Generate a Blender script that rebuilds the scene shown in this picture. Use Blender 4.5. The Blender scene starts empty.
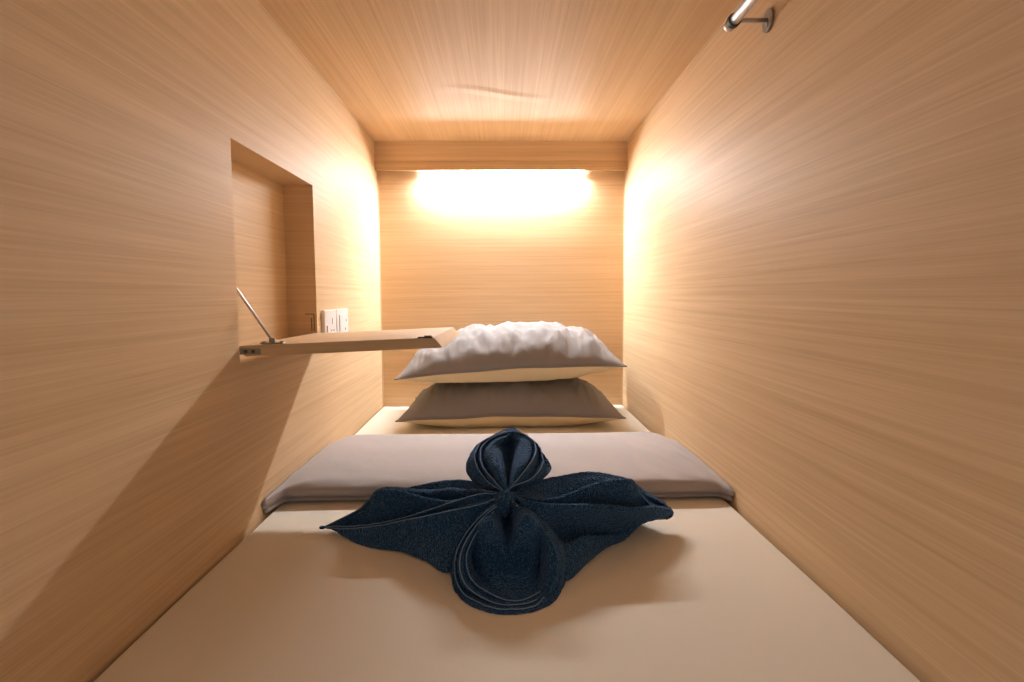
import bpy, bmesh, math, random
from mathutils import Vector, Matrix, Euler, noise
random.seed(4)
S = bpy.context.scene
C = S.collection

# ------------------------------------------------------------------ camera
BED = 0.20                       # top of mattress
CZ = BED + 0.455                 # eye height
CEIL = CZ + 0.605
FPX = 571.85
cam_d = bpy.data.cameras.new('camera'); cam = bpy.data.objects.new('camera', cam_d); C.objects.link(cam)
cam_d.sensor_width = 36; cam_d.lens = 36 * FPX / 1024; cam_d.clip_start = 0.01
cam.location = (0, 0, CZ)
pa_, ya_, ra_ = math.radians(4.603), math.radians(0.932), math.radians(-0.293)
_F = Vector((math.sin(ya_) * math.cos(pa_), math.cos(ya_) * math.cos(pa_), -math.sin(pa_)))
_R = Vector((math.cos(ya_), -math.sin(ya_), 0)); _U = _R.cross(_F)
_R, _U = _R * math.cos(ra_) + _U * math.sin(ra_), -_R * math.sin(ra_) + _U * math.cos(ra_)
RM = Matrix((_R, _U, -_F)).transposed()
cam.rotation_euler = RM.to_euler()
S.camera = cam

def at(px, py, Y):
    d = RM @ Vector(((px - 512) / FPX, -(py - 341) / FPX, -1))
    return Vector((0, 0, CZ)) + d * (Y / d.y)
def H(x, y, h):
    return Vector((x, y, BED + h))
def P(p):
    if isinstance(p, Vector): return Vector((p.x, p.y * KY, p.z))
    q = at(p[0], p[1], p[2] * KY)
    if q.z < BED + .001:                      # never below the sheet: slide back along the sight line
        o = Vector((0, 0, CZ)); q = o + (q - o) * ((BED + .001 - CZ) / (q.z - CZ))
    return q
KY = 0.978

# ------------------------------------------------------------------ materials
def newmat(name):
    m = bpy.data.materials.new(name); m.use_nodes = True
    nt = m.node_tree; b = nt.nodes['Principled BSDF']
    return m, nt, b
def lk(nt, a, b): nt.links.new(a, b)
def simple(name, col, rough=0.5, metal=0.0, sheen=0.0, bump=None):
    m, nt, b = newmat(name)
    b.inputs['Base Color'].default_value = (*col, 1)
    b.inputs['Roughness'].default_value = rough
    b.inputs['Metallic'].default_value = metal
    n = nt.nodes.new('ShaderNodeTexNoise'); n.inputs['Scale'].default_value = bump[0] if bump else 60
    n.inputs['Detail'].default_value = 3
    tc = nt.nodes.new('ShaderNodeTexCoord'); lk(nt, tc.outputs['Object'], n.inputs['Vector'])
    bp = nt.nodes.new('ShaderNodeBump'); bp.inputs['Strength'].default_value = bump[1] if bump else 0.03
    bp.inputs['Distance'].default_value = bump[2] if bump else 0.001
    lk(nt, n.outputs['Fac'], bp.inputs['Height']); lk(nt, bp.outputs['Normal'], b.inputs['Normal'])
    return m

def wood(name, scale, light=(0.780, 0.563, 0.352), dark=(0.625, 0.422, 0.242), rough=0.56, spec=0.10):
    """straight-grained laminate; scale = noise frequency on x, y, z (low along the grain)"""
    m, nt, b = newmat(name); N = nt.nodes.new
    tc = N('ShaderNodeTexCoord')
    def layer(k, det, off):
        mp = N('ShaderNodeMapping'); mp.inputs['Scale'].default_value = tuple(s * k for s in scale)
        mp.inputs['Location'].default_value = (off, off * 2, off * 3)
        lk(nt, tc.outputs['Object'], mp.inputs['Vector'])
        n = N('ShaderNodeTexNoise'); n.inputs['Scale'].default_value = 1; n.inputs['Detail'].default_value = det
        n.inputs['Roughness'].default_value = 0.6
        lk(nt, mp.outputs[0], n.inputs['Vector']); return n
    n1 = layer(1.0, 3, 0.0); n2 = layer(4.0, 2, 3.7); n3 = layer(0.14, 1, 8.1)
    def mix(a, fa, c, fc):
        x = N('ShaderNodeMath'); x.operation = 'MULTIPLY'; lk(nt, a, x.inputs[0]); x.inputs[1].default_value = fa
        y = N('ShaderNodeMath'); y.operation = 'MULTIPLY_ADD'; lk(nt, c, y.inputs[0]); y.inputs[1].default_value = fc
        lk(nt, x.outputs[0], y.inputs[2]); return y.outputs[0]
    s = mix(n1.outputs['Fac'], 0.47, n2.outputs['Fac'], 0.36)
    s = mix(s, 1.0, n3.outputs['Fac'], 0.17)
    r = N('ShaderNodeValToRGB'); r.color_ramp.elements[0].position = 0.36; r.color_ramp.elements[1].position = 0.64
    r.color_ramp.elements[0].color = (*dark, 1); r.color_ramp.elements[1].color = (*light, 1)
    lk(nt, s, r.inputs['Fac']); lk(nt, r.outputs['Color'], b.inputs['Base Color'])
    b.inputs['Roughness'].default_value = rough
    b.inputs['Specular IOR Level'].default_value = spec
    bp = N('ShaderNodeBump'); bp.inputs['Strength'].default_value = 0.25; bp.inputs['Distance'].default_value = 0.0006
    lk(nt, s, bp.inputs['Height']); lk(nt, bp.outputs['Normal'], b.inputs['Normal'])
    return m

M = {}
M['wall'] = wood('wood_laminate_wall', (0.9, 0.9, 115))
M['ceil'] = wood('wood_laminate_ceiling', (115, 0.9, 0.9), rough=0.55, spec=0.12)
M['back'] = wood('wood_laminate_back', (1.2, 1.2, 115))
M['board'] = wood('wood_board', (1.5, 90, 90))
M['edge'] = simple('pale_edging', (0.72, 0.52, 0.32), 0.45)
M['niche'] = M['wall']
M['sheet'] = simple('cream_sheet', (0.80, 0.715, 0.60), 0.85, bump=(25, 0.25, 0.004))
M['cream'] = simple('cream_cotton', (0.82, 0.68, 0.44), 0.9, bump=(30, 0.3, 0.004))
M['grey'] = simple('grey_cotton', (0.245, 0.225, 0.225), 0.9, bump=(28, 0.35, 0.004))
M['grey_runner'] = simple('grey_runner_cotton', (0.41, 0.365, 0.36), 0.9, bump=(22, 0.3, 0.004))
M['chrome'] = simple('brushed_chrome', (0.60, 0.55, 0.53), 0.48, 1.0)
M['steel'] = simple('dull_steel', (0.32, 0.32, 0.31), 0.35, 1.0)
M['rubber'] = simple('black_rubber', (0.02, 0.02, 0.02), 0.6)
M['plastic'] = simple('white_plastic', (0.83, 0.80, 0.79), 0.35)
M['greyplastic'] = simple('grey_plastic', (0.25, 0.25, 0.26), 0.4)
M['redplastic'] = simple('red_plastic', (0.62, 0.33, 0.29), 0.4)
M['blueplastic'] = simple('blue_plastic', (0.12, 0.3, 0.42), 0.4)
M['slot'] = simple('dark_slot', (0.10, 0.06, 0.035), 0.7)
M['base'] = simple('board_floor', (0.30, 0.2, 0.12), 0.7)

def towel_mat(name, col, hi, bs):
    m, nt, b = newmat(name); N = nt.nodes.new
    tc = N('ShaderNodeTexCoord')
    v = N('ShaderNodeTexVoronoi'); v.inputs['Scale'].default_value = 300
    n = N('ShaderNodeTexNoise'); n.inputs['Scale'].default_value = 150; n.inputs['Detail'].default_value = 4
    lk(nt, tc.outputs['Object'], v.inputs['Vector']); lk(nt, tc.outputs['Object'], n.inputs['Vector'])
    a = N('ShaderNodeMath'); a.operation = 'SUBTRACT'; lk(nt, n.outputs['Fac'], a.inputs[0]); lk(nt, v.outputs['Distance'], a.inputs[1])
    r = N('ShaderNodeValToRGB'); r.color_ramp.elements[0].position = 0.0; r.color_ramp.elements[1].position = 0.6
    r.color_ramp.elements[0].color = (*col, 1); r.color_ramp.elements[1].color = (*hi, 1)
    lk(nt, a.outputs[0], r.inputs['Fac']); lk(nt, r.outputs['Color'], b.inputs['Base Color'])
    b.inputs['Roughness'].default_value = 0.95
    b.inputs['Specular IOR Level'].default_value = 0.15
    b.inputs['Sheen Weight'].default_value = 0.42; b.inputs['Sheen Roughness'].default_value = 0.42
    b.inputs['Sheen Tint'].default_value = (0.40, 0.58, 1.0, 1)
    bp = N('ShaderNodeBump'); bp.inputs['Strength'].default_value = bs; bp.inputs['Distance'].default_value = 0.006
    lk(nt, a.outputs[0], bp.inputs['Height']); lk(nt, bp.outputs['Normal'], b.inputs['Normal'])
    return m
M['towel'] = towel_mat('navy_terry', (0.014, 0.072, 0.165), (0.085, 0.185, 0.360), 0.9)
M['hem'] = towel_mat('navy_hem', (0.20, 0.31, 0.50), (0.28, 0.40, 0.60), 0.15)

def emit(name, col, st):
    m, nt, b = newmat(name)
    b.inputs['Base Color'].default_value = (0.8, 0.8, 0.8, 1)
    b.inputs['Emission Color'].default_value = (*col, 1); b.inputs['Emission Strength'].default_value = st
    return m
M['lamp'] = emit('lamp_diffuser', (0.91, 0.96, 1.0), 435)

# ------------------------------------------------------------------ helpers
def obj(name, bm, mat, parent=None, smooth=False, loc=None):
    me = bpy.data.meshes.new(name)
    bmesh.ops.recalc_face_normals(bm, faces=bm.faces[:])
    bm.to_mesh(me); bm.free()
    if mat: me.materials.append(mat)
    if smooth:
        for p in me.polygons: p.use_smooth = True
    o = bpy.data.objects.new(name, me); C.objects.link(o)
    if parent:
        o.parent = parent
        # geometry is written in world space: keep it there
        o.matrix_parent_inverse = Matrix.Translation(-world_loc(parent))
    return o
def world_loc(o):
    v = Vector(o.location)
    return v if not o.parent else Vector((0, 0, 0)) if o.type == 'MESH' else v
def thing(name, label, cat, loc, group=None):
    o = bpy.data.objects.new(name, None); C.objects.link(o); o.location = loc
    o.empty_display_size = 0.02
    o['label'] = label; o['category'] = cat
    if group: o['group'] = group
    return o
def tag(o, label, cat, group=None):
    o['label'] = label; o['category'] = cat
    if group: o['group'] = group
    return o
def box(bm, x0, x1, y0, y1, z0, z1, bev=0):
    b = bmesh.new()
    bmesh.ops.create_cube(b, size=1)
    for v in b.verts:
        v.co = Vector((x0 + (v.co.x + .5) * (x1 - x0), y0 + (v.co.y + .5) * (y1 - y0), z0 + (v.co.z + .5) * (z1 - z0)))
    if bev: bmesh.ops.bevel(b, geom=b.edges[:], offset=bev, segments=3, profile=0.5, affect='EDGES')
    me = bpy.data.meshes.new('t'); b.to_mesh(me); b.free(); bm.from_mesh(me); bpy.data.meshes.remove(me)
def tube(bm, pts, r, seg=12, cap=True, flat=1.0):
    pts = [Vector(p) for p in pts]; rings = []
    n = len(pts)
    prev = None
    for i, p in enumerate(pts):
        t = (pts[min(i + 1, n - 1)] - pts[max(i - 1, 0)]).normalized()
        if prev is None:
            a = Vector((0, 0, 1)) if abs(t.z) < .9 else Vector((1, 0, 0))
            u = t.cross(a).normalized()
        else:
            u = (prev - t * prev.dot(t)).normalized()
        prev = u; w = t.cross(u)
        rr = r[i] if isinstance(r, (list, tuple)) else r
        rings.append([bm.verts.new(p + (u * math.cos(2 * math.pi * k / seg) + w * flat * math.sin(2 * math.pi * k / seg)) * rr) for k in range(seg)])
    for i in range(n - 1):
        for k in range(seg):
            bm.faces.new((rings[i][k], rings[i][(k + 1) % seg], rings[i + 1][(k + 1) % seg], rings[i + 1][k]))
    if cap:
        bm.faces.new(rings[0]); bm.faces.new(rings[-1])
def cr(p0, p1, p2, p3, t):
    return 0.5 * ((2 * p1) + (-p0 + p2) * t + (2 * p0 - 5 * p1 + 4 * p2 - p3) * t * t + (-p0 + 3 * p1 - 3 * p2 + p3) * t ** 3)
def resample(pts, n, cyc=False):
    """n samples of a Catmull-Rom curve; uniform in control index"""
    m = len(pts); out = []
    segs = m if cyc else m - 1
    cnt = n if cyc else n - 1
    for i in range(n):
        s = i / cnt * segs; k = min(int(s), segs - 1); t = s - k
        if cyc: q = [pts[(k + d) % m] for d in (-1, 0, 1, 2)]
        else:
            q = [pts[k - 1] if k > 0 else 2 * pts[0] - pts[1], pts[k], pts[k + 1], pts[k + 2] if k + 2 < m else 2 * pts[-1] - pts[-2]]
        out.append(cr(*q, t))
    return out
def loft(curves, nu, per, start=None, end=None, noise_amp=0.0012):
    """closed skin through fan curves (cyclic across); returns bmesh and sampled control curves"""
    cs = []
    for c in curves:
        c = [P(p) for p in c]
        if start is not None: c = [P(start)] + c
        if end is not None: c = c + [P(end)]
        cs.append(resample(c, nu))
    nv = per * len(cs); bm = bmesh.new(); rows = []
    for i in range(nu):
        ring = resample([c[i] for c in cs], nv, cyc=True)
        cen = sum(ring, Vector()) / nv
        vs = []
        for p in ring:
            d = (p - cen); L = d.length
            if L > 1e-5: d = d / L
            a = noise.noise(p * 38) * noise_amp * 1.6 + noise.noise(p * 140) * noise_amp
            q = p + d * a
            if q.z < BED + 0.0008: q.z = BED + 0.0008
            vs.append(bm.verts.new(q))
        rows.append(vs)
    for i in range(nu - 1):
        for k in range(nv):
            bm.faces.new((rows[i][k], rows[i][(k + 1) % nv], rows[i + 1][(k + 1) % nv], rows[i + 1][k]))
    bm.faces.new(rows[0]); bm.faces.new(rows[-1])
    cs = [[row[k * per].co.copy() for row in rows] for k in range(len(cs))]     # control curves as they lie on the skin
    return bm, cs

# ------------------------------------------------------------------ setting
YF, YB = 0.22, 2.360       # open foot end and head wall of the sleeping capsule
XL, XR = -0.5, 0.5
NY0, NY1, NZ0, NZ1, NX = 1.0896, 1.5481, CZ - 0.128, CZ + 0.2916, -0.578
TH = 0.09
def struct(o): o['kind'] = 'structure'; return o

bm = bmesh.new()
box(bm, XL - TH, XL, YF, NY0, 0, CEIL); box(bm, XL - TH, XL, NY1, YB, 0, CEIL)
box(bm, XL - TH, XL, NY0, NY1, 0, NZ0); box(bm, XL - TH, XL, NY0, NY1, NZ1, CEIL)
box(bm, XL - TH, NX, NY0, NY1, NZ0, NZ1)
wl = struct(obj('wall_left', bm, M['wall']))
bm = bmesh.new(); box(bm, XR, XR + TH, YF, YB, 0, CEIL); struct(obj('wall_right', bm, M['wall']))
bm = bmesh.new(); box(bm, XL - TH, XR + TH, YB, YB + 0.03, 0, CEIL); struct(obj('wall_back', bm, M['back']))
bm = bmesh.new(); box(bm, XL - TH, XR + TH, YF, YB + 0.03, -0.03, 0); struct(obj('floor', bm, M['base']))
# ceiling: panel with a shallow blister in the laminate
bm = bmesh.new()
box(bm, XL - TH, XR + TH, YF, YB + 0.03, CEIL + 0.002, CEIL + 0.03)
nx, ny = 150, 150; g = []
ca, cb = at(440, 89, 1.7), at(556, 99, 1.7)
def ceil_pt(px, py):
    d = RM @ Vector(((px - 512) / FPX, -(py - 341) / FPX, -1)); return Vector((0, 0, CZ)) + d * ((CEIL - CZ) / d.z)
ca, cb = ceil_pt(438, 88), ceil_pt(557, 99)
mid = (ca + cb) / 2; ax = (cb - ca); hl = ax.length / 2; ax.normalize(); pv = Vector((-ax.y, ax.x, 0))
for j in range(ny + 1):
    row = []
    for i in range(nx + 1):
        u, v = i / nx, j / ny
        # dense grid round the blister
        x = XL + u * (XR - XL)
        if j == 0: y = YF
        elif j == ny: y = YB
        else: y = mid.y - 0.2 + 0.4 * (j - 1) / (ny - 2)
        p = Vector((x, y, CEIL)); q = p - mid
        a = q.dot(ax) / hl; b = (q.dot(pv) - 0.014 * math.sin(a * 2.6)) / 0.042
        if abs(a) < 1 and abs(b) < 1:
            p.z -= 0.0028 * (1 - a * a) * (1 - b * b) ** 2 * (0.7 if b > 0 else 1)
        row.append(bm.verts.new(p))
    g.append(row)
for j in range(ny):
    for i in range(nx):
        f = bm.faces.new((g[j][i], g[j][i + 1], g[j + 1][i + 1], g[j + 1][i])); f.smooth = True
struct(obj('ceiling', bm, M['ceil']))
# pelmet board that hides the lamp, with a lipping along its lower edge
VY0, VY1, VZ = 2.314, 2.328, CZ + 0.4935
bm = bmesh.new(); box(bm, XL, XR, VY0, VY1, VZ + 0.036, CEIL)
t1 = struct(obj('trim_1', bm, M['back']))
bm = bmesh.new(); box(bm, XL, XR, VY0 - 0.0012, VY1 + 0.001, VZ, VZ + 0.035, 0.0006)
struct(obj('trim_2', bm, wood('wood_lipping', (1.2, 1.2, 115), (0.69, 0.47, 0.27), (0.54, 0.35, 0.19))))
# pale edging beads in the long corners under the ceiling and at the head wall
for k, (x0, x1) in enumerate(((XL, XL + 0.003), (XR - 0.003, XR))):
    bm = bmesh.new(); box(bm, x0, x1, YF, VY0, CEIL - 0.003, CEIL, 0.0006); struct(obj('trim_%d' % (3 + k), bm, M['edge']))
for k, (x0, x1) in enumerate(((XL, XL + 0.004), (XR - 0.004, XR))):
    bm = bmesh.new(); box(bm, x0, x1, YB - 0.004, YB, BED, VZ + 0.1, 0.001); struct(obj('trim_%d' % (5 + k), bm, M['edge']))
# hinge rebate cut in the far cheek of the niche
bm = bmesh.new()
pa = at(305, 314, NY1 - .0006); pb = at(314, 314, NY1 - .0006); pc = at(314, 331, NY1 - .0006)
box(bm, pa.x, pb.x, NY1 - .0012, NY1 - .0001, pa.z - .0012, pa.z + .0008)
box(bm, pb.x - .0012, pb.x + .0008, NY1 - .0012, NY1 - .0001, pc.z, pa.z)
box(bm, pb.x - .008, pb.x - .006, NY1 - .0010, NY1 - .0001, pc.z, pa.z - .01)
o = obj('hinge_rebate', bm, M['slot'], wl)

# ------------------------------------------------------------------ lamp behind the pelmet
LY, LZ, LX0, LX1 = 2.3435, VZ - 0.0105, -0.320, 0.325
t = thing('strip_lamp', 'white glowing strip lamp behind the wooden pelmet at the head wall', 'lamp', (0.01, VY1, LZ))
bm = bmesh.new(); box(bm, LX0 - .012, LX1 + .012, VY1 + .002, YB - .003, LZ + .0115, LZ + .040, .002); obj('housing', bm, M['plastic'], t)
bm = bmesh.new(); box(bm, LX0, LX1, -.0105, .0105, -.0015, .0015, .0006)      # flat diffuser strip, tilted towards the bed
bmesh.ops.transform(bm, matrix=Matrix.Translation((0, LY, LZ)) @ Matrix.Rotation(math.radians(-16), 4, 'X'), verts=bm.verts)
obj('diffuser_strip', bm, M['lamp'], t)
for x in (LX0, LX1):
    bm = bmesh.new(); box(bm, x - .006, x + .006, LY - .009, LY + .009, LZ - .0075, LZ + .013, .002); obj('lamp_holder', bm, M['plastic'], t)

# ------------------------------------------------------------------ mattress with fitted sheet
MX = 0.4945
def rbox(name, x0, x1, y0, y1, z0, z1, r, mat, bumpf=None, n=70):
    bm = bmesh.new(); box(bm, x0, x1, y0, y1, z0, z1, 0)
    bmesh.ops.bevel(bm, geom=bm.edges[:], offset=r, segments=5, profile=0.5, affect='EDGES')
    return obj(name, bm, mat, smooth=True)
bm = bmesh.new()
# profile round x: from left side up over the top and down the right side
prof = []
R = 0.010
NYM = 90
def mprof(y):
    pts = []
    w = MX + 0.0025 * noise.noise(Vector((0, y * 3, 1)))
    pts.append((-w, 0.003))
    pts.append((-w, BED - R - .02))
    for k in range(9):
        a = math.pi * (1 - k / 16); pts.append((-w + R + R * math.cos(a), BED - R + R * math.sin(a)))
    for k in range(1, 40):
        x = -w + R + (2 * w - 2 * R) * k / 40; pts.append((x, BED + 0.0))
    for k in range(9):
        a = math.pi * (0.5 - k / 16); pts.append((w - R + R * math.cos(a), BED - R + R * math.sin(a)))
    pts.append((w, BED - R - .02)); pts.append((w, 0.003))
    return pts
Y0M, Y1M = 0.27, 2.352
rows = []
for j in range(NYM + 1):
    s = j / NYM; y = Y0M + (Y1M - Y0M) * s
    e = min(1, min(s, 1 - s) * (Y1M - Y0M) / R)
    drop = R * (1 - math.sqrt(max(0, 1 - (1 - e) ** 2)))
    row = []
    for (x, z) in mprof(y):
        if z > BED - .001:
            z += 0.0016 * noise.noise(Vector((x * 4, y * 3, 0)))
        row.append(bm.verts.new((x, y, z - (drop if z > R * 2 else 0))))
    rows.append(row)
for j in range(NYM):
    for i in range(len(rows[0]) - 1):
        bm.faces.new((rows[j][i], rows[j][i + 1], rows[j + 1][i + 1], rows[j + 1][i]))
bm.faces.new(rows[0]); bm.faces.new(rows[-1])
for j in range(NYM): bm.faces.new((rows[j][0], rows[j][-1], rows[j + 1][-1], rows[j + 1][0]))
mat_o = obj('mattress', bm, M['sheet'], smooth=True)
tag(mat_o, 'mattress under a smooth cream fitted sheet filling the capsule', 'mattress')

# ------------------------------------------------------------------ grey folded bed runner
YRF = at(700, 501, 1).y; q_ = at(700, 501, 1) - Vector((0, 0, CZ)); YRF = q_.y * (BED - CZ) / q_.z
q_ = at(450, 434.5, 1) - Vector((0, 0, CZ)); YRB = q_.y * (BED + .040 - CZ) / q_.z + .004
bm = bmesh.new(); rows = []
NX_ = 200
def n2(x, y, s=0): return noise.noise(Vector((x, y, s)))
for i in range(NX_ + 1):
    u = i / NX_; x = -0.4975 + 0.995 * u
    e = min(u, 1 - u) * 0.995                      # distance from the side
    end = math.exp(-(e / 0.035) ** 2)
    lft = math.exp(-((x + .46) / .16) ** 2); rgt = math.exp(-((x - .45) / .10) ** 2)
    yf = YRF + 0.004 * n2(x * 5, 0) - (0.070 if u < .5 else 0.030) * math.exp(-(e / .011) ** 2)
    yb = YRB + 0.003 * n2(x * 4, 5) - 0.05 * math.exp(-(e / .03) ** 2)
    T = 0.044 + 0.004 * n2(x * 4, 2) - 0.010 * end
    # front slope length varies: wide soft roll on the left, crisp on the right
    sl = 0.022 + 0.045 * math.exp(-((x + .18) / .24) ** 2) + 0.02 * n2(x * 9, 7)
    prof = []
    prof.append((yb - .02, .001)); prof.append((yb - .002, .003)); prof.append((yb + .002, .012))
    prof.append((yb, T * .72)); prof.append((yb - .012, T * .95))
    for k in range(1, 22):
        s = k / 22
        y = yb - .012 - (yb - .012 - yf - sl) * s
        w = 0.0028 * n2(x * 3 + y * 2, y * 8, 3) + 0.0040 * rgt * math.sin(x * 95 + y * 30 + 2 * n2(x * 6, y * 5, 8)) * (1 - end) + 0.003 * lft * n2(x * 18, y * 14, 6)
        prof.append((y, T + .003 * math.sin(math.pi * s) + w))
    nn = 9
    for k in range(1, nn + 1):
        a = k / nn * math.pi / 2
        w = .0022 * n2(x * 14, k * .3, 4)
        prof.append((yf + sl - (sl - .004) * math.sin(a) , .020 + (T - .020) * math.cos(a) ** .8 + w))
    prof.append((yf + .008, .016)); prof.append((yf + .015, .0125)); prof.append((yf + .019, .0115))   # fold line between layers
    prof.append((yf + .013, .0095)); prof.append((yf + .012, .005)); prof.append((yf + .018, .001))
    rows.append([bm.verts.new((x, y, BED + .0012 + max(z, 0))) for (y, z) in prof])
m_ = len(rows[0])
for i in range(NX_):
    for k in range(m_):
        bm.faces.new((rows[i][k], rows[i][(k + 1) % m_], rows[i + 1][(k + 1) % m_], rows[i + 1][k]))
bm.faces.new(rows[0]); bm.faces.new(rows[-1])
rn = obj('bed_runner', bm, M['grey_runner'], smooth=True)
tag(rn, 'grey folded blanket laid across the bed from wall to wall', 'blanket')

# ------------------------------------------------------------------ pillows
def pillow(label, cx, cy, zc, hw, hd, up, dn, seed, group, tiltx=0.0, tilty=0.0, flat_top=None, flat_bot=None, crease=1.0, arch=0.012):
    root = thing('pillow', label, 'pillow', (cx, cy, zc - dn), group)
    N1, N2 = 150, 90
    def pt(a, b, side):
        # a, b in -1..1
        pinch_x = 1 - 0.055 * (1 - b * b) ** 1.0 * abs(a) ** 3
        pinch_y = 1 - 0.10 * (1 - a * a) ** 1.0 * abs(b) ** 3
        x = a * hw * pinch_x; y = b * hd * pinch_y
        f = max(0, (1 - abs(a) ** 2.5)) ** 0.6 * max(0, (1 - abs(b) ** 2.1)) ** 0.62
        # corner ears thin out
        z = (up if side > 0 else -dn) * f
        w = crease * (0.010 * n2(a * 7 + seed, b * 2.2, seed) + 0.005 * n2(a * 17 + seed, b * 4, seed + 4)
             + 0.0035 * n2(a * 34, b * 5 + seed, seed + 2)) * min(1, f * 2.2) * (1 if side > 0 else .5)
        z += w * (1 if side > 0 else .6)
        rid = lambda q: 1 - min(1, abs(q) * 3.2)
        w += crease * (0.0065 * rid(n2(a * 6 + .9 * b + seed, b * 1.4 - a, seed + 7)) + 0.004 * rid(n2(a * 13 - b + seed, b * 2.2, seed + 8))) * min(1, f * 1.6) * (1 if side > 0 else .3)
        sag = 0.010 * n2(a * 2.3 + seed, b * .5, 9) * (1 - abs(a))
        z += sag
        z += tiltx * a + tilty * b + arch * (1 - a * a) * abs(b) ** 2
        if flat_top is not None and z > flat_top: z = flat_top
        if flat_bot is not None and z < flat_bot: z = flat_bot + (z - flat_bot) * .0
        return Vector((cx + x, cy + y, zc + z))
    for side, nm, mt in ((1, 'upper_cover', M['grey']), (-1, 'lower_cover', M['cream'])):
        bm = bmesh.new(); g = []
        for j in range(N2 + 1):
            row = []
            for i in range(N1 + 1):
                a = math.sin((i / N1 * 2 - 1) * math.pi / 2 ) * .55 + (i / N1 * 2 - 1) * .45
                b = math.sin((j / N2 * 2 - 1) * math.pi / 2 ) * .55 + (j / N2 * 2 - 1) * .45
                row.append(bm.verts.new(pt(a, b, side)))
            g.append(row)
        for j in range(N2):
            for i in range(N1):
                bm.faces.new((g[j][i], g[j][i + 1], g[j + 1][i + 1], g[j + 1][i]))
        o = obj(nm, bm, mt, root, smooth=True)
        o['label'] = 'grey upper cover' if side > 0 else 'cream lower cover'
        so = o.modifiers.new('thickness', 'SOLIDIFY'); so.thickness = 0.0015; so.offset = -1 if side > 0 else -1
    # flange seam round the edge
    bm = bmesh.new(); pts = []
    for k in range(240):
        s = k / 60
        q = int(s); r = (s - q) * 2 - 1
        a, b = [(r, -1), (1, r), (-r, 1), (-1, -r)][q]
        pts.append(pt(a, b, 1) * .5 + pt(a, b, -1) * .5)
    pts.append(pts[0])
    tube(bm, pts, 0.0022, 6); obj('seam', bm, M['grey'], root, smooth=True)
    return root
G = 'pillows stacked at the head of the bed'
pillow('lower pillow of the stack, grey above and cream below, resting on the sheet', 0.026, 2.090, BED + .042, .382, .220, .134, .066, 3.3, G,
       flat_top=.118, flat_bot=-.0410, tiltx=.002, crease=1.0, arch=.006)
pillow('upper pillow of the stack, wrinkled grey over cream, lying on another pillow', 0.026, 2.075, BED + .219, .380, .220, .128, .075, 11.7, G,
       tiltx=.019, tilty=.018, flat_bot=-.055, crease=1.5, arch=.012)

# ------------------------------------------------------------------ towel flower
tw = thing('folded_towel', 'navy blue terry towel folded into a four petal flower on the bed', 'towel', (0.02, 1.0, BED))
K = (510, 494, 0.985)
def petal(curves, nu, per, start, end, hems, hr=0.0010):
    bm, cs = loft(curves, nu, per, start, end)
    o = obj('petal', bm, M['towel'], tw, smooth=True)
    for h in hems:
        b = bmesh.new()
        c = cs[h][1:-1]
        tube(b, [p + Vector((0, -.0004, .0006)) for p in c], hr, 6)
        ho = obj('hem', b, M['hem'], None, smooth=True); ho.parent = o
    return o, cs
def fixparent(o): pass
TR = (674, 513, 1.10)
def roll(curves, which, dy=3.2, dY=.024):
    out = []
    for k, c in enumerate(curves):
        out.append(c)
        if k in which:
            n = len(c); w = [math.sin(math.pi * (i + .6) / (n + .3)) ** .6 for i in range(n)]
            out.append([(p[0], p[1] + dy * w[i], p[2] - dY * w[i]) for i, p in enumerate(c)])
    return out
right = [
 [H(.03, 1.06, .05), H(.10, 1.15, .01), H(.17, 1.18, .005), H(.22, 1.17, .005), H(.26, 1.15, .015), H(.29, 1.13, .03), H(.315, 1.115, .045), (667, 508, 1.115)],
 [(530, 484, 1.03), (558, 479, 1.10), (582, 475, 1.14), (606, 475.5, 1.145), (629, 481, 1.14), (646, 492, 1.13), (663, 501, 1.115), (667, 505, 1.112)],
 [(532, 492, 1.01), (558, 502, 1.045), (584, 503, 1.062), (607, 500, 1.078), (630, 498, 1.090), (648, 501, 1.112), (662, 506, 1.11), (668, 506.5, 1.107)],
 [(530, 497, .985), (558, 497, 1.01), (585, 487.5, 1.03), (608, 481.5, 1.045), (631, 480.5, 1.055), (640, 491, 1.08), (652, 504, 1.095), (669, 506, 1.10)],
 [(528, 500, .975), (558, 511, 1.005), (585, 514, 1.03), (608, 515, 1.045), (632, 513, 1.06), (648, 507, 1.085), (660, 507, 1.10), (670, 508.5, 1.096)],
 [(526, 500, .955), (558, 504, .97), (588, 504, .995), (611, 505, 1.015), (631, 507, 1.035), (652, 505.5, 1.06), (666, 507.5, 1.085), (672, 509, 1.09)],
 [(530, 512, .945), (558, 518, .97), (586, 522, 1.0), (610, 524, 1.025), (632, 522, 1.05), (652, 519, 1.07), (667, 516, 1.09), (673, 513, 1.088)],
 [(538, 522, .955), (562, 540, .990), (588, 538, 1.02), (608, 535, 1.04), (630, 529, 1.055), (650, 521, 1.075), (665, 518, 1.092), (672, 516.5, 1.09)],
 [(545, 530, .935), (563, 546, .935), (582, 537, .965), (600, 536, 1.0), (625, 534, 1.05), (648, 521, 1.08), (664, 519, 1.095), (670, 518.5, 1.093)],
 [(556, 560, .94), (566, 581, .93), (588, 563, .995), (606, 548, 1.04), (624, 540, 1.075), (645, 521, 1.095), (662, 518, 1.10), (667, 519, 1.098)],
 [H(.05, 1.0, .0), H(.12, 1.05, .0), H(.17, 1.08, .0), H(.2, 1.1, .0), H(.235, 1.11, .012), H(.28, 1.1, .035), H(.31, 1.10, .042), (666, 516, 1.108)],
]
petal(roll(right, (1, 3, 5)), 120, 12, K, TR, [])
TL = (322, 528, 1.092)
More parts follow.
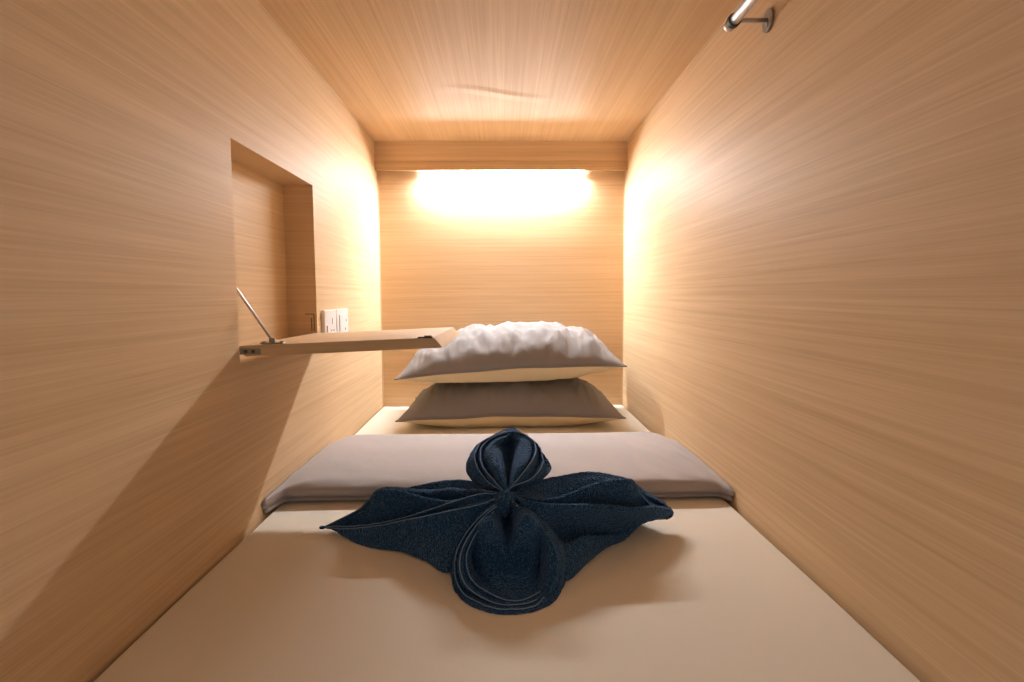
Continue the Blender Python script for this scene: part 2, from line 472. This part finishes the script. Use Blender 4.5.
left = [
 [H(-.03, 1.04, .05), H(-.1, 1.15, .01), H(-.17, 1.18, .0), H(-.23, 1.165, .0), H(-.28, 1.14, .005), H(-.31, 1.12, .012), H(-.325, 1.11, .016)],
 [(490, 486, 1.02), (465, 480.5, 1.09), (445, 481, 1.13), (422, 485, 1.145), (396, 492, 1.15), (366, 507, 1.145), (340, 519, 1.12)],
 [(488, 493, 1.015), (463, 496, 1.07), (444, 498, 1.10), (422, 500, 1.12), (396, 500, 1.13), (368, 509, 1.13), (341, 520, 1.115)],
 [(487, 491, 1.0), (464, 489.5, 1.05), (447, 488.5, 1.08), (424, 490.5, 1.10), (398, 487.5, 1.11), (377, 490, 1.112), (361, 508, 1.112)],
 [(487, 496, .995), (464, 500, 1.045), (446, 504, 1.08), (424, 502, 1.095), (399, 498, 1.105), (377, 501, 1.11), (346, 519, 1.108)],
 [(486, 494, .985), (466, 498, 1.02), (447, 500, 1.05), (424, 497, 1.07), (399, 491, 1.08), (376, 492.5, 1.088), (364, 510, 1.10)],
 [(484, 501, .985), (464, 511, 1.02), (445, 518, 1.045), (424, 524, 1.055), (401, 528, 1.065), (378, 528, 1.075), (354, 526, 1.09)],
 [(480, 494.5, .975), (453, 502, .99), (428, 510.5, 1.01), (404, 518, 1.03), (377, 523.5, 1.05), (352, 526.5, 1.072), (333, 527, 1.087)],
 [(481, 500, .975), (453, 509, 1.0), (428, 517, 1.022), (404, 522.5, 1.042), (377, 527, 1.058), (352, 528, 1.074), (333, 528, 1.088)],
 [(482, 504, .96), (450, 511, .975), (425, 516.5, .995), (402, 521, 1.02), (377, 526, 1.044), (352, 528.8, 1.068), (333, 529, 1.086)],
 [(482, 515, .955), (455, 527, .965), (428, 535, .985), (404, 537, 1.01), (377, 538, 1.035), (355, 536, 1.06), (335, 530.5, 1.083)],
 [(470, 545, .955), (448, 573, .957), (425, 561, 1.003), (402, 552, 1.037), (377, 548.5, 1.053), (357, 543, 1.07), (337, 532, 1.087)],
 [H(-.05, 1.0, 0), H(-.1, 1.05, 0), H(-.15, 1.08, 0), H(-.2, 1.1, 0), H(-.25, 1.1, .0), H(-.28, 1.1, .008), H(-.31, 1.098, .014)],
]
petal(roll(left, (3, 5)), 110, 12, (506, 494, .985), TL, [1, 3, 9, 11])
bm = bmesh.new(); bmesh.ops.create_uvsphere(bm, u_segments=14, v_segments=10, radius=.0042)
for v in bm.verts: v.co = v.co * Vector((1.3, 1, .8)) if False else Vector((v.co.x * 1.3, v.co.y, v.co.z * .8)) + P((322, 527.5, 1.09))
obj('hem_end', bm, M['towel'], tw, smooth=True)
# back petal, standing up
AP = (513, 431, 1.13)
back = [
 [H(0, 1.0, .1), H(.01, 1.08, .03), H(0, 1.14, .03), H(0, 1.17, .08), H(0, 1.18, .13), H(0, 1.17, .17), H(.015, 1.155, .19)],
 [(500, 491, .99), (482, 487, 1.03), (469, 477, 1.07), (467, 466, 1.09), (472, 454, 1.11), (481, 442, 1.125), (496, 434.5, 1.13)],
 [(502, 491, .98), (490, 483.5, 1.0), (478, 470, 1.03), (475, 458, 1.06), (478, 447, 1.09), (486, 439.5, 1.11), (499, 434, 1.125)],
 [(503, 491.5, .985), (492, 484, 1.0), (481, 471, 1.045), (478, 459, 1.072), (480, 447.5, 1.098), (488, 440, 1.12), (500, 435, 1.132)],
 [(504, 491, .972), (495, 482, .980), (484, 469, 1.005), (480.5, 458, 1.035), (482.5, 446, 1.075), (491, 438.5, 1.10), (502, 434, 1.12)],
 [(505, 490, .98), (497, 481, .99), (487, 468, 1.035), (483, 457, 1.055), (486, 446, 1.092), (494, 439, 1.115), (503, 435.5, 1.13)],
 [(505, 490, .97), (500, 480, .975), (493, 467, .99), (488, 455, 1.02), (491, 445, 1.055), (499, 438.5, 1.09), (506, 436, 1.11)],
 [(506, 489, .975), (505, 478, .99), (502, 463, 1.02), (499, 452, 1.05), (498, 446, 1.08), (503, 440, 1.1), (508, 437, 1.115)],
 [(508, 489, .995), (508, 479, 1.05), (508, 465, 1.10), (508, 453, 1.13), (508.5, 446, 1.145), (509.5, 441, 1.14), (511, 438, 1.13)],
 [(510, 487, .975), (512, 475, .99), (516, 461, 1.02), (519, 450, 1.06), (519.5, 443, 1.09), (516, 439, 1.11), (514, 437, 1.12)],
 [(511, 487, .97), (518, 475, .975), (526, 463, .99), (530, 452, 1.03), (528, 444, 1.06), (523, 438.5, 1.10), (517, 435.5, 1.115)],
 [(512, 487, .98), (521, 475, .99), (530, 462, 1.038), (533, 451, 1.068), (530, 443, 1.085), (524, 437.5, 1.11), (518, 434.5, 1.12)],
 [(512, 486, .97), (523, 473, .978), (533, 459, 1.005), (536, 449, 1.045), (533, 441, 1.08), (527, 436, 1.11), (520, 432.5, 1.12)],
 [(513, 487, .982), (527, 479, .995), (538, 465, 1.042), (539, 455, 1.072), (535, 446, 1.09), (527, 438.5, 1.115), (519, 433.5, 1.122)],
 [(514, 486, .975), (531, 479, .99), (542, 466, 1.02), (542.5, 456, 1.05), (538, 446, 1.08), (530, 438, 1.11), (521, 433, 1.12)],
 [(516, 487, .99), (534, 483, 1.01), (546, 472, 1.05), (545, 463, 1.075), (539, 453, 1.10), (529, 441, 1.12), (519, 434, 1.13)],
 [(516, 488, .995), (535, 483, 1.025), (547, 475, 1.06), (548, 466, 1.08), (542, 454, 1.10), (533, 441.5, 1.12), (523, 433.5, 1.13)],
]
petal(back, 100, 8, (508, 492, .985), AP, [2, 4, 12, 14])

# front petal: a ring of folded towel with a stuffed heart-shaped fold inside it
# stations round the loop: outer, crest, hem grooves, inner edge, inner back, outer back
ring = [  # (outer, c1, c2, inner)
 ((497, 497, .972), (499, 499, .955), (501, 501, .955), (503, 504, .965)),
 ((482, 508, .965), (485, 509, .95), (488, 511, .945), (491, 513, .955)),
 ((466, 526, .960), (470, 526, .935), (475, 527, .925), (480, 529, .945)),
 ((455, 546, .950), (459, 546, .918), (465, 546, .905), (471, 546, .93)),
 ((452, 565, .940), (457, 565, .900), (464, 564, .885), (472, 563, .915)),
 ((457, 586, .915), (463, 583, .880), (471, 579, .868), (480, 576, .90)),
 ((471, 599, .873), (478, 594, .862), (486, 590, .858), (495, 585, .885)),
 ((491, 606, .855), (496, 601, .848), (501, 596, .848), (507, 591, .875)),
 ((510, 608, .852), (513, 602, .844), (516, 597, .846), (519, 592, .875)),
 ((529, 606, .858), (529, 600, .850), (530, 594, .852), (530, 589, .88)),
 ((546, 600, .878), (543, 593, .862), (541, 588, .866), (537, 583, .89)),
 ((558, 590, .910), (553, 586, .875), (547, 580, .870), (540, 573, .905)),
 ((566, 569, .935), (560, 568, .895), (551, 565, .885), (542, 559, .92)),
 ((566, 550, .950), (560, 551, .912), (552, 550, .900), (543, 545, .93)),
 ((557, 533, .960), (553, 535, .930), (547, 536, .915), (540, 534, .94)),
 ((543, 516, .965), (540, 519, .945), (536, 521, .930), (531, 521, .95)),
 ((524, 503, .970), (522, 505, .955), (521, 507, .950), (519, 510, .96)),
 ((511, 496, .975), (511, 498, .965), (511, 500, .965), (511, 502, .97)),
]
TS = (0, .13, .27, .40, .54, .68, .82, 1)
def bandpt(k, t):
    O, A, B, I = [P(q) for q in ring[k]]
    dy = max(0, min(1, (O.y * 0 + ring[k][0][1] - 585) / 25)) * 5          # keep the foot of the ring on the bed
    pts = [O, A, B, I]
    s = t * 3; q = min(int(s), 2)
    p = cr(pts[max(q - 1, 0)], pts[q], pts[q + 1], pts[min(q + 2, 3)], s - q)
    return p
def ringmesh():
    lines = [[] for _ in range(len(TS) + 2)]
    n = len(ring)
    for k in range(n):
        f = k / (n - 1)
        wl = max(0, min(1, f * 8)) * max(0, min(1, (.62 - f) * 8))            # layered hems on the left and round the bottom only
        for j, t in enumerate(TS):
            p = bandpt(k, t)
            if j in (1, 3, 5): p = p + Vector((0, .0100, -.0050)) * wl
            elif 0 < j < 7 : p = p + Vector((0, -.002, .0015))
            if p.z < BED + .001: p.z = BED + .001
            lines[j].append(p)
        O, I = lines[0][-1], lines[7][-1]
        ib = I + Vector((0, .022, -.006)); ib.z = max(ib.z, BED + .001)
        ob = O + Vector((0, .018, -.008)); ob.z = max(ob.z, BED + .001)
        lines[8].append(ib); lines[9].append(ob)
    return lines
bm, cs = loft(ringmesh(), 200, 7, None, None)
fp = obj('petal', bm, M['towel'], tw, smooth=True)
# hem layers: run along the left band and round the bottom of the ring to a small curl at the right
RC = cs
curl = [P((541, 596, .858)), P((544, 592, .858)), P((543, 588, .862)), P((538, 587, .866)), P((531, 590, .864))]
def ringline(j, upto):
    return RC[j][3:int(200 * upto / 17)]
bend = [P((546, 594, .862)), P((547, 589, .866))]
for j, rr in ((2, .0010), (4, .0009)):
    if j == 2: c = ringline(2, 10.0)[::6] + bend + ringline(6, 9.9)[::-6]
    else: c = ringline(4, 9.6)[::6]
    s = resample(c, 400)
    b = bmesh.new(); tube(b, [p + Vector((0, -.0006, .0006)) for p in s], rr, 8)
    ho = obj('hem', b, M['hem'], None, smooth=True); ho.parent = fp
# heart-shaped stuffing
heart = [
 [H(.01, .99, .08), H(.01, 1.0, .06), H(.01, .99, .03), H(.01, .97, .01), H(.01, .95, .0), H(.01, .91, .0)],
 [(496, 508, .975), (483, 519, .960), (472, 531, .950), (468, 548, .945), (471, 567, .930), (484, 588, .905)],
 [(498, 506, .968), (486, 514, .940), (477, 525, .915), (474, 546, .928), (478, 570, .922), (491, 592, .888)],
 [(502, 507, .962), (493, 513, .930), (488, 523, .895), (486, 546, .912), (489, 572, .899), (498, 593, .880)],
 [(505, 509, .972), (501, 519, .945), (499, 530, .905), (498, 549, .914), (499, 573, .899), (503, 594, .878)],
 [(507, 509, .995), (507, 523, .985), (508, 537, .945), (508, 553, .920), (508, 574, .899), (508, 594, .878)],
 [(509, 509, .972), (514, 515, .945), (517, 526, .902), (518, 548, .912), (518, 573, .899), (516, 594, .878)],
 [(512, 506, .962), (522, 508, .935), (529, 519, .893), (530, 546, .910), (529, 571, .899), (524, 592, .882)],
 [(517, 505, .968), (533, 511, .945), (541, 526, .915), (543, 547, .930), (540, 569, .924), (532, 588, .893)],
 [(519, 507, .978), (536, 516, .968), (546, 533, .955), (549, 549, .945), (546, 567, .930), (537, 586, .905)],
]
bm, cs = loft(heart, 70, 9, (508, 501, .985), (508, 600, .885))
st = obj('inner_fold', bm, M['towel'], tw, smooth=True)
# gathered knot in the middle and the small flap that hangs from it
knot = [
 [H(.008, 1.02, .10), H(.010, 1.02, .07)],
 [(496, 494, .99), (495, 505, .98)],
 [(499, 493, .972), (497, 507, .95)],
 [(504, 492, .962), (503, 509, .940)],
 [(509, 492.5, .960), (507, 508, .940)],
 [(513, 494, .965), (511, 505, .952)],
 [(518, 494, .98), (516, 503, .975)],
]
bm, cs = loft(knot, 40, 9, (508, 489.5, .985), (505, 519, .952))
obj('knot', bm, M['towel'], tw, smooth=True)
# bulk of cloth gathered under the petals
bm = bmesh.new()
core = []
NU, NV = 48, 24
for j in range(NV + 1):
    th = math.pi / 2 * j / NV
    core.append([bm.verts.new(H(.012 + .135 * math.sin(th) ** .9 * math.cos(2 * math.pi * i / NU), 1.035 + .085 * math.sin(th) ** .9 * math.sin(2 * math.pi * i / NU),
                 .001 + .088 * math.cos(th) + (.002 * n2(i * .4, j * .4) if j < NV else 0))) for i in range(NU)])
for j in range(NV):
    for i in range(NU):
        if j == 0 and False: pass
        bm.faces.new((core[j][i], core[j][(i + 1) % NU], core[j + 1][(i + 1) % NU], core[j + 1][i]))
bm.faces.new(core[-1])
bmesh.ops.remove_doubles(bm, verts=core[0], dist=1e-6)
obj('gathered_core', bm, M['towel'], tw, smooth=True)

# ------------------------------------------------------------------ fold-down table in the niche
ft = thing('fold_down_table', 'fold-down wooden flap table hinged open from the niche in the left wall', 'table', (XL, (NY0 + NY1) / 2, CZ - .10))
LX = 0.392; TK = 0.0205
A_n = 0.022; A_f = 0.016
ZT = CZ - 0.0875
ft.location.z = ZT - TK
ty0, ty1 = NY0 + .006, NY1 - .004
bm = bmesh.new()
_nl, _nr = at(240, 346, ty0), at(432, 337.5, ty0)
_fl, _fr = at(318, 333, ty1), at(450.5, 327.3, ty1)
def bz(x, y):
    a = _nl.z + (_nr.z - _nl.z) * (x - _nl.x) / (_nr.x - _nl.x); b = _fl.z + (_fr.z - _fl.z) * (x - _fl.x) / (_fr.x - _fl.x)
    t = (y - ty0) / (ty1 - ty0); return a + (b - a) * t
x0 = XL - .004; x2 = at(443, 348.5, ty0).x; x1 = x2 - .018
vs = {}
for yn, y in (('n', ty0), ('f', ty1)):
    vs[yn + 'a'] = bm.verts.new((x0, y, bz(x0, y))); vs[yn + 'b'] = bm.verts.new((x1, y, bz(x1, y)))
    vs[yn + 'c'] = bm.verts.new((x2, y, bz(x2, y) - TK)); vs[yn + 'd'] = bm.verts.new((x0 + .012, y, bz(x0, y) - TK)); vs[yn + 'e'] = bm.verts.new((x0, y, bz(x0, y) - TK + .010))
for yn in 'nf': bm.faces.new([vs[yn + k] for k in 'abcde'])
for a, b in ('ab', 'bc', 'cd', 'de', 'ea'): bm.faces.new((vs['n' + a], vs['n' + b], vs['f' + b], vs['f' + a]))
bmesh.ops.recalc_face_normals(bm, faces=bm.faces[:])
bmesh.ops.bevel(bm, geom=bm.edges[:], offset=.0008, segments=2, affect='EDGES')
obj('table_board', bm, M['board'], ft)
# stay: flat chrome arm from a bracket on the flap into the niche
fb = at(273, 341, ty0 + .018); 
ta = at(237, 290, ty0 + .022); tb = ta + (ta - fb) * 0.62
bm = bmesh.new(); tube(bm, [fb, ta, tb], 0.0040, 10, flat=.7)
obj('stay_arm', bm, M['chrome'], ft, smooth=True)
zb = bz(fb.x, ty0)
bm = bmesh.new(); box(bm, fb.x - .022, fb.x + .022, fb.y - .008, fb.y + .008, zb + .0005, zb + .003, .0006)
box(bm, fb.x - .005, fb.x + .006, fb.y - .007, fb.y - .004, zb + .002, fb.z + .006, .001)
tube(bm, [(fb.x, fb.y - .009, fb.z), (fb.x, fb.y + .006, fb.z)], .004, 12)
for sx in (-.017, .017): tube(bm, [(fb.x + sx, fb.y, zb + .002), (fb.x + sx, fb.y, zb + .005)], .004, 12)
obj('stay_bracket', bm, M['steel'], ft)
bm = bmesh.new(); box(bm, tb.x - .006, tb.x + .006, NY0 + .0005, tb.y + .004, tb.z - .010, tb.z + .010, .001); obj('stay_anchor', bm, M['steel'], ft)
# hinge leaf on the near edge of the flap
hz = bz(XL + .02, ty0) - TK * .55
bm = bmesh.new(); box(bm, XL + .000, XL + .038, ty0 - .0016, ty0 + .0004, hz - .0055, hz + .0058, .0008)
hp = obj('hinge', bm, M['steel'], ft)
for x in (XL + .010, XL + .024):
    bm = bmesh.new(); tube(bm, [(x, ty0 - .0012, hz), (x, ty0 - .0030, hz)], .0034, 14); s_ = obj('screw', bm, M['slot'], None); s_.parent = hp
bm = bmesh.new(); tube(bm, [(XL + .001, ty0 - .002, hz - .006), (XL + .001, ty0 - .002, hz + .007)], .0025, 10); s_ = obj('hinge_pin', bm, M['steel'], None); s_.parent = hp
# latch near the free end
lc = at(426, 336.5, ty0); lz = bz(lc.x, ty0)
bm = bmesh.new(); box(bm, lc.x - .016, lc.x + .012, ty0 - .0004, ty0 + .010, lz - .0012, lz + .0016, .0005)
box(bm, lc.x - .004, lc.x + .010, ty0 + .002, ty0 + .007, lz + .001, lz + .004, .0005)
obj('latch', bm, M['slot'], ft)

# ------------------------------------------------------------------ switch plates on the left wall
def plate(name, y0, y1, label, cat, kind):
    zt = at(328, 310, 1.62).z; zb_ = zt - (y1 - y0); xw = XL
    t = thing(name, label, cat, (xw, (y0 + y1) / 2, zb_))
    bm = bmesh.new(); box(bm, xw, xw + .010, y0, y1, zb_, zt, .0018); obj('face_plate', bm, M['plastic'], t)
    ym = (y0 + y1) / 2
    if kind == 'socket':
        bm = bmesh.new(); box(bm, xw + .0095, xw + .0125, y0 + .018, y0 + .038, zt - .078, zt - .044, .001); obj('rocker', bm, M['plastic'], t)
        bm = bmesh.new(); box(bm, xw + .0095, xw + .0120, y0 + .014, y0 + .0175, zt - .078, zt - .044, .0004); obj('red_band', bm, M['redplastic'], t)
        bm = bmesh.new()
        box(bm, xw + .0095, xw + .0104, ym + .012, ym + .018, zt - .040, zt - .024)
        box(bm, xw + .0095, xw + .0104, ym + .000, ym + .010, zt - .062, zt - .057); box(bm, xw + .0095, xw + .0104, ym + .022, ym + .032, zt - .062, zt - .057)
        obj('socket_slots', bm, M['greyplastic'], t)
    else:
        bm = bmesh.new(); box(bm, xw + .0095, xw + .0125, y0 + .022, y1 - .022, zt - .080, zt - .018, .001); obj('rocker', bm, M['plastic'], t)
        bm = bmesh.new(); tube(bm, [(xw + .0095, y1 - .034, zt - .036), (xw + .0132, y1 - .034, zt - .036)], .004, 12); obj('indicator', bm, M['greyplastic'], t)
        bm = bmesh.new(); tube(bm, [(xw + .0095, y1 - .044, zt - .062), (xw + .0132, y1 - .044, zt - .062)], .004, 12); obj('indicator', bm, M['blueplastic'], t)
    return t
def wy(px, x=XL + .010):
    d = at(px, 320, 1.0); return x / d.x
PY = (wy(325), wy(336.3), wy(337.2), wy(348.3))
plate('power_socket', PY[0], PY[1], 'white power socket plate on the left wall nearer the niche', 'socket', 'socket')
plate('light_switch', PY[2], PY[3], 'white switch plate on the left wall nearer the glowing head wall', 'switch', 'switch')

# ------------------------------------------------------------------ chrome rail at top right
RY = .5 * 1.0 / at(769.5, 18, 1.0).x
rc = at(734, 20.5, RY); wz = rc.z; rx = rc.x
rl = thing('curtain_rail', 'round chrome rail on a wall bracket high on the right wall', 'rail', (XR, RY, wz))
bm = bmesh.new(); tube(bm, [(rx, 0.26, wz), (rx, RY + .012, wz)], .0096, 28); obj('rod', bm, M['chrome'], rl, smooth=True)
bm = bmesh.new(); tube(bm, [(rx, RY + .007, wz), (rx, RY + .022, wz), (rx, RY + .025, wz), (rx, RY + .026, wz)], [.0102, .0104, .0100, .008], 28); obj('end_cap', bm, M['chrome'], rl, smooth=True)
for yy in (RY, 0.36):
    bm = bmesh.new(); tube(bm, [(XR - .0045, yy, wz), (XR - .0002, yy, wz)], .0205, 28); b_ = obj('bracket', bm, M['steel'], rl)
    bm = bmesh.new(); tube(bm, [(rx + .008, yy, wz), (XR - .004, yy, wz)], .0042, 16); s_ = obj('stem', bm, M['chrome'], None, smooth=True); s_.parent = b_
    bm = bmesh.new(); tube(bm, [(rx, yy - .005, wz), (rx, yy + .006, wz)], .0122, 28); s_ = obj('collar', bm, M['rubber'], None); s_.parent = b_
    bm = bmesh.new(); tube(bm, [(XR - .0065, yy, wz - .009), (XR - .004, yy, wz - .009)], .0028, 12); s_ = obj('screw', bm, M['chrome'], None); s_.parent = b_

# ------------------------------------------------------------------ sub-part inverse fix (geometry written in world space)
bpy.context.view_layer.update()
for o in bpy.data.objects:
    if o.parent and o.type == 'MESH':
        o.matrix_parent_inverse = o.parent.matrix_world.inverted()
        bpy.context.view_layer.update()
for o in list(bpy.data.objects):
    if o.parent and o.parent.parent:
        o.matrix_parent_inverse = o.parent.matrix_world.inverted()

# ------------------------------------------------------------------ light from the room beyond the open foot end
w = bpy.data.worlds.new('world'); S.world = w; w.use_nodes = True
bg = w.node_tree.nodes['Background']; bg.inputs[0].default_value = (1.0, 0.92, 0.84, 1); bg.inputs[1].default_value = 0.28

S.view_settings.view_transform = 'Standard'; S.view_settings.look = 'None'
S.view_settings.gamma = 1; S.view_settings.use_curve_mapping = False
S.view_settings.exposure = 0.12
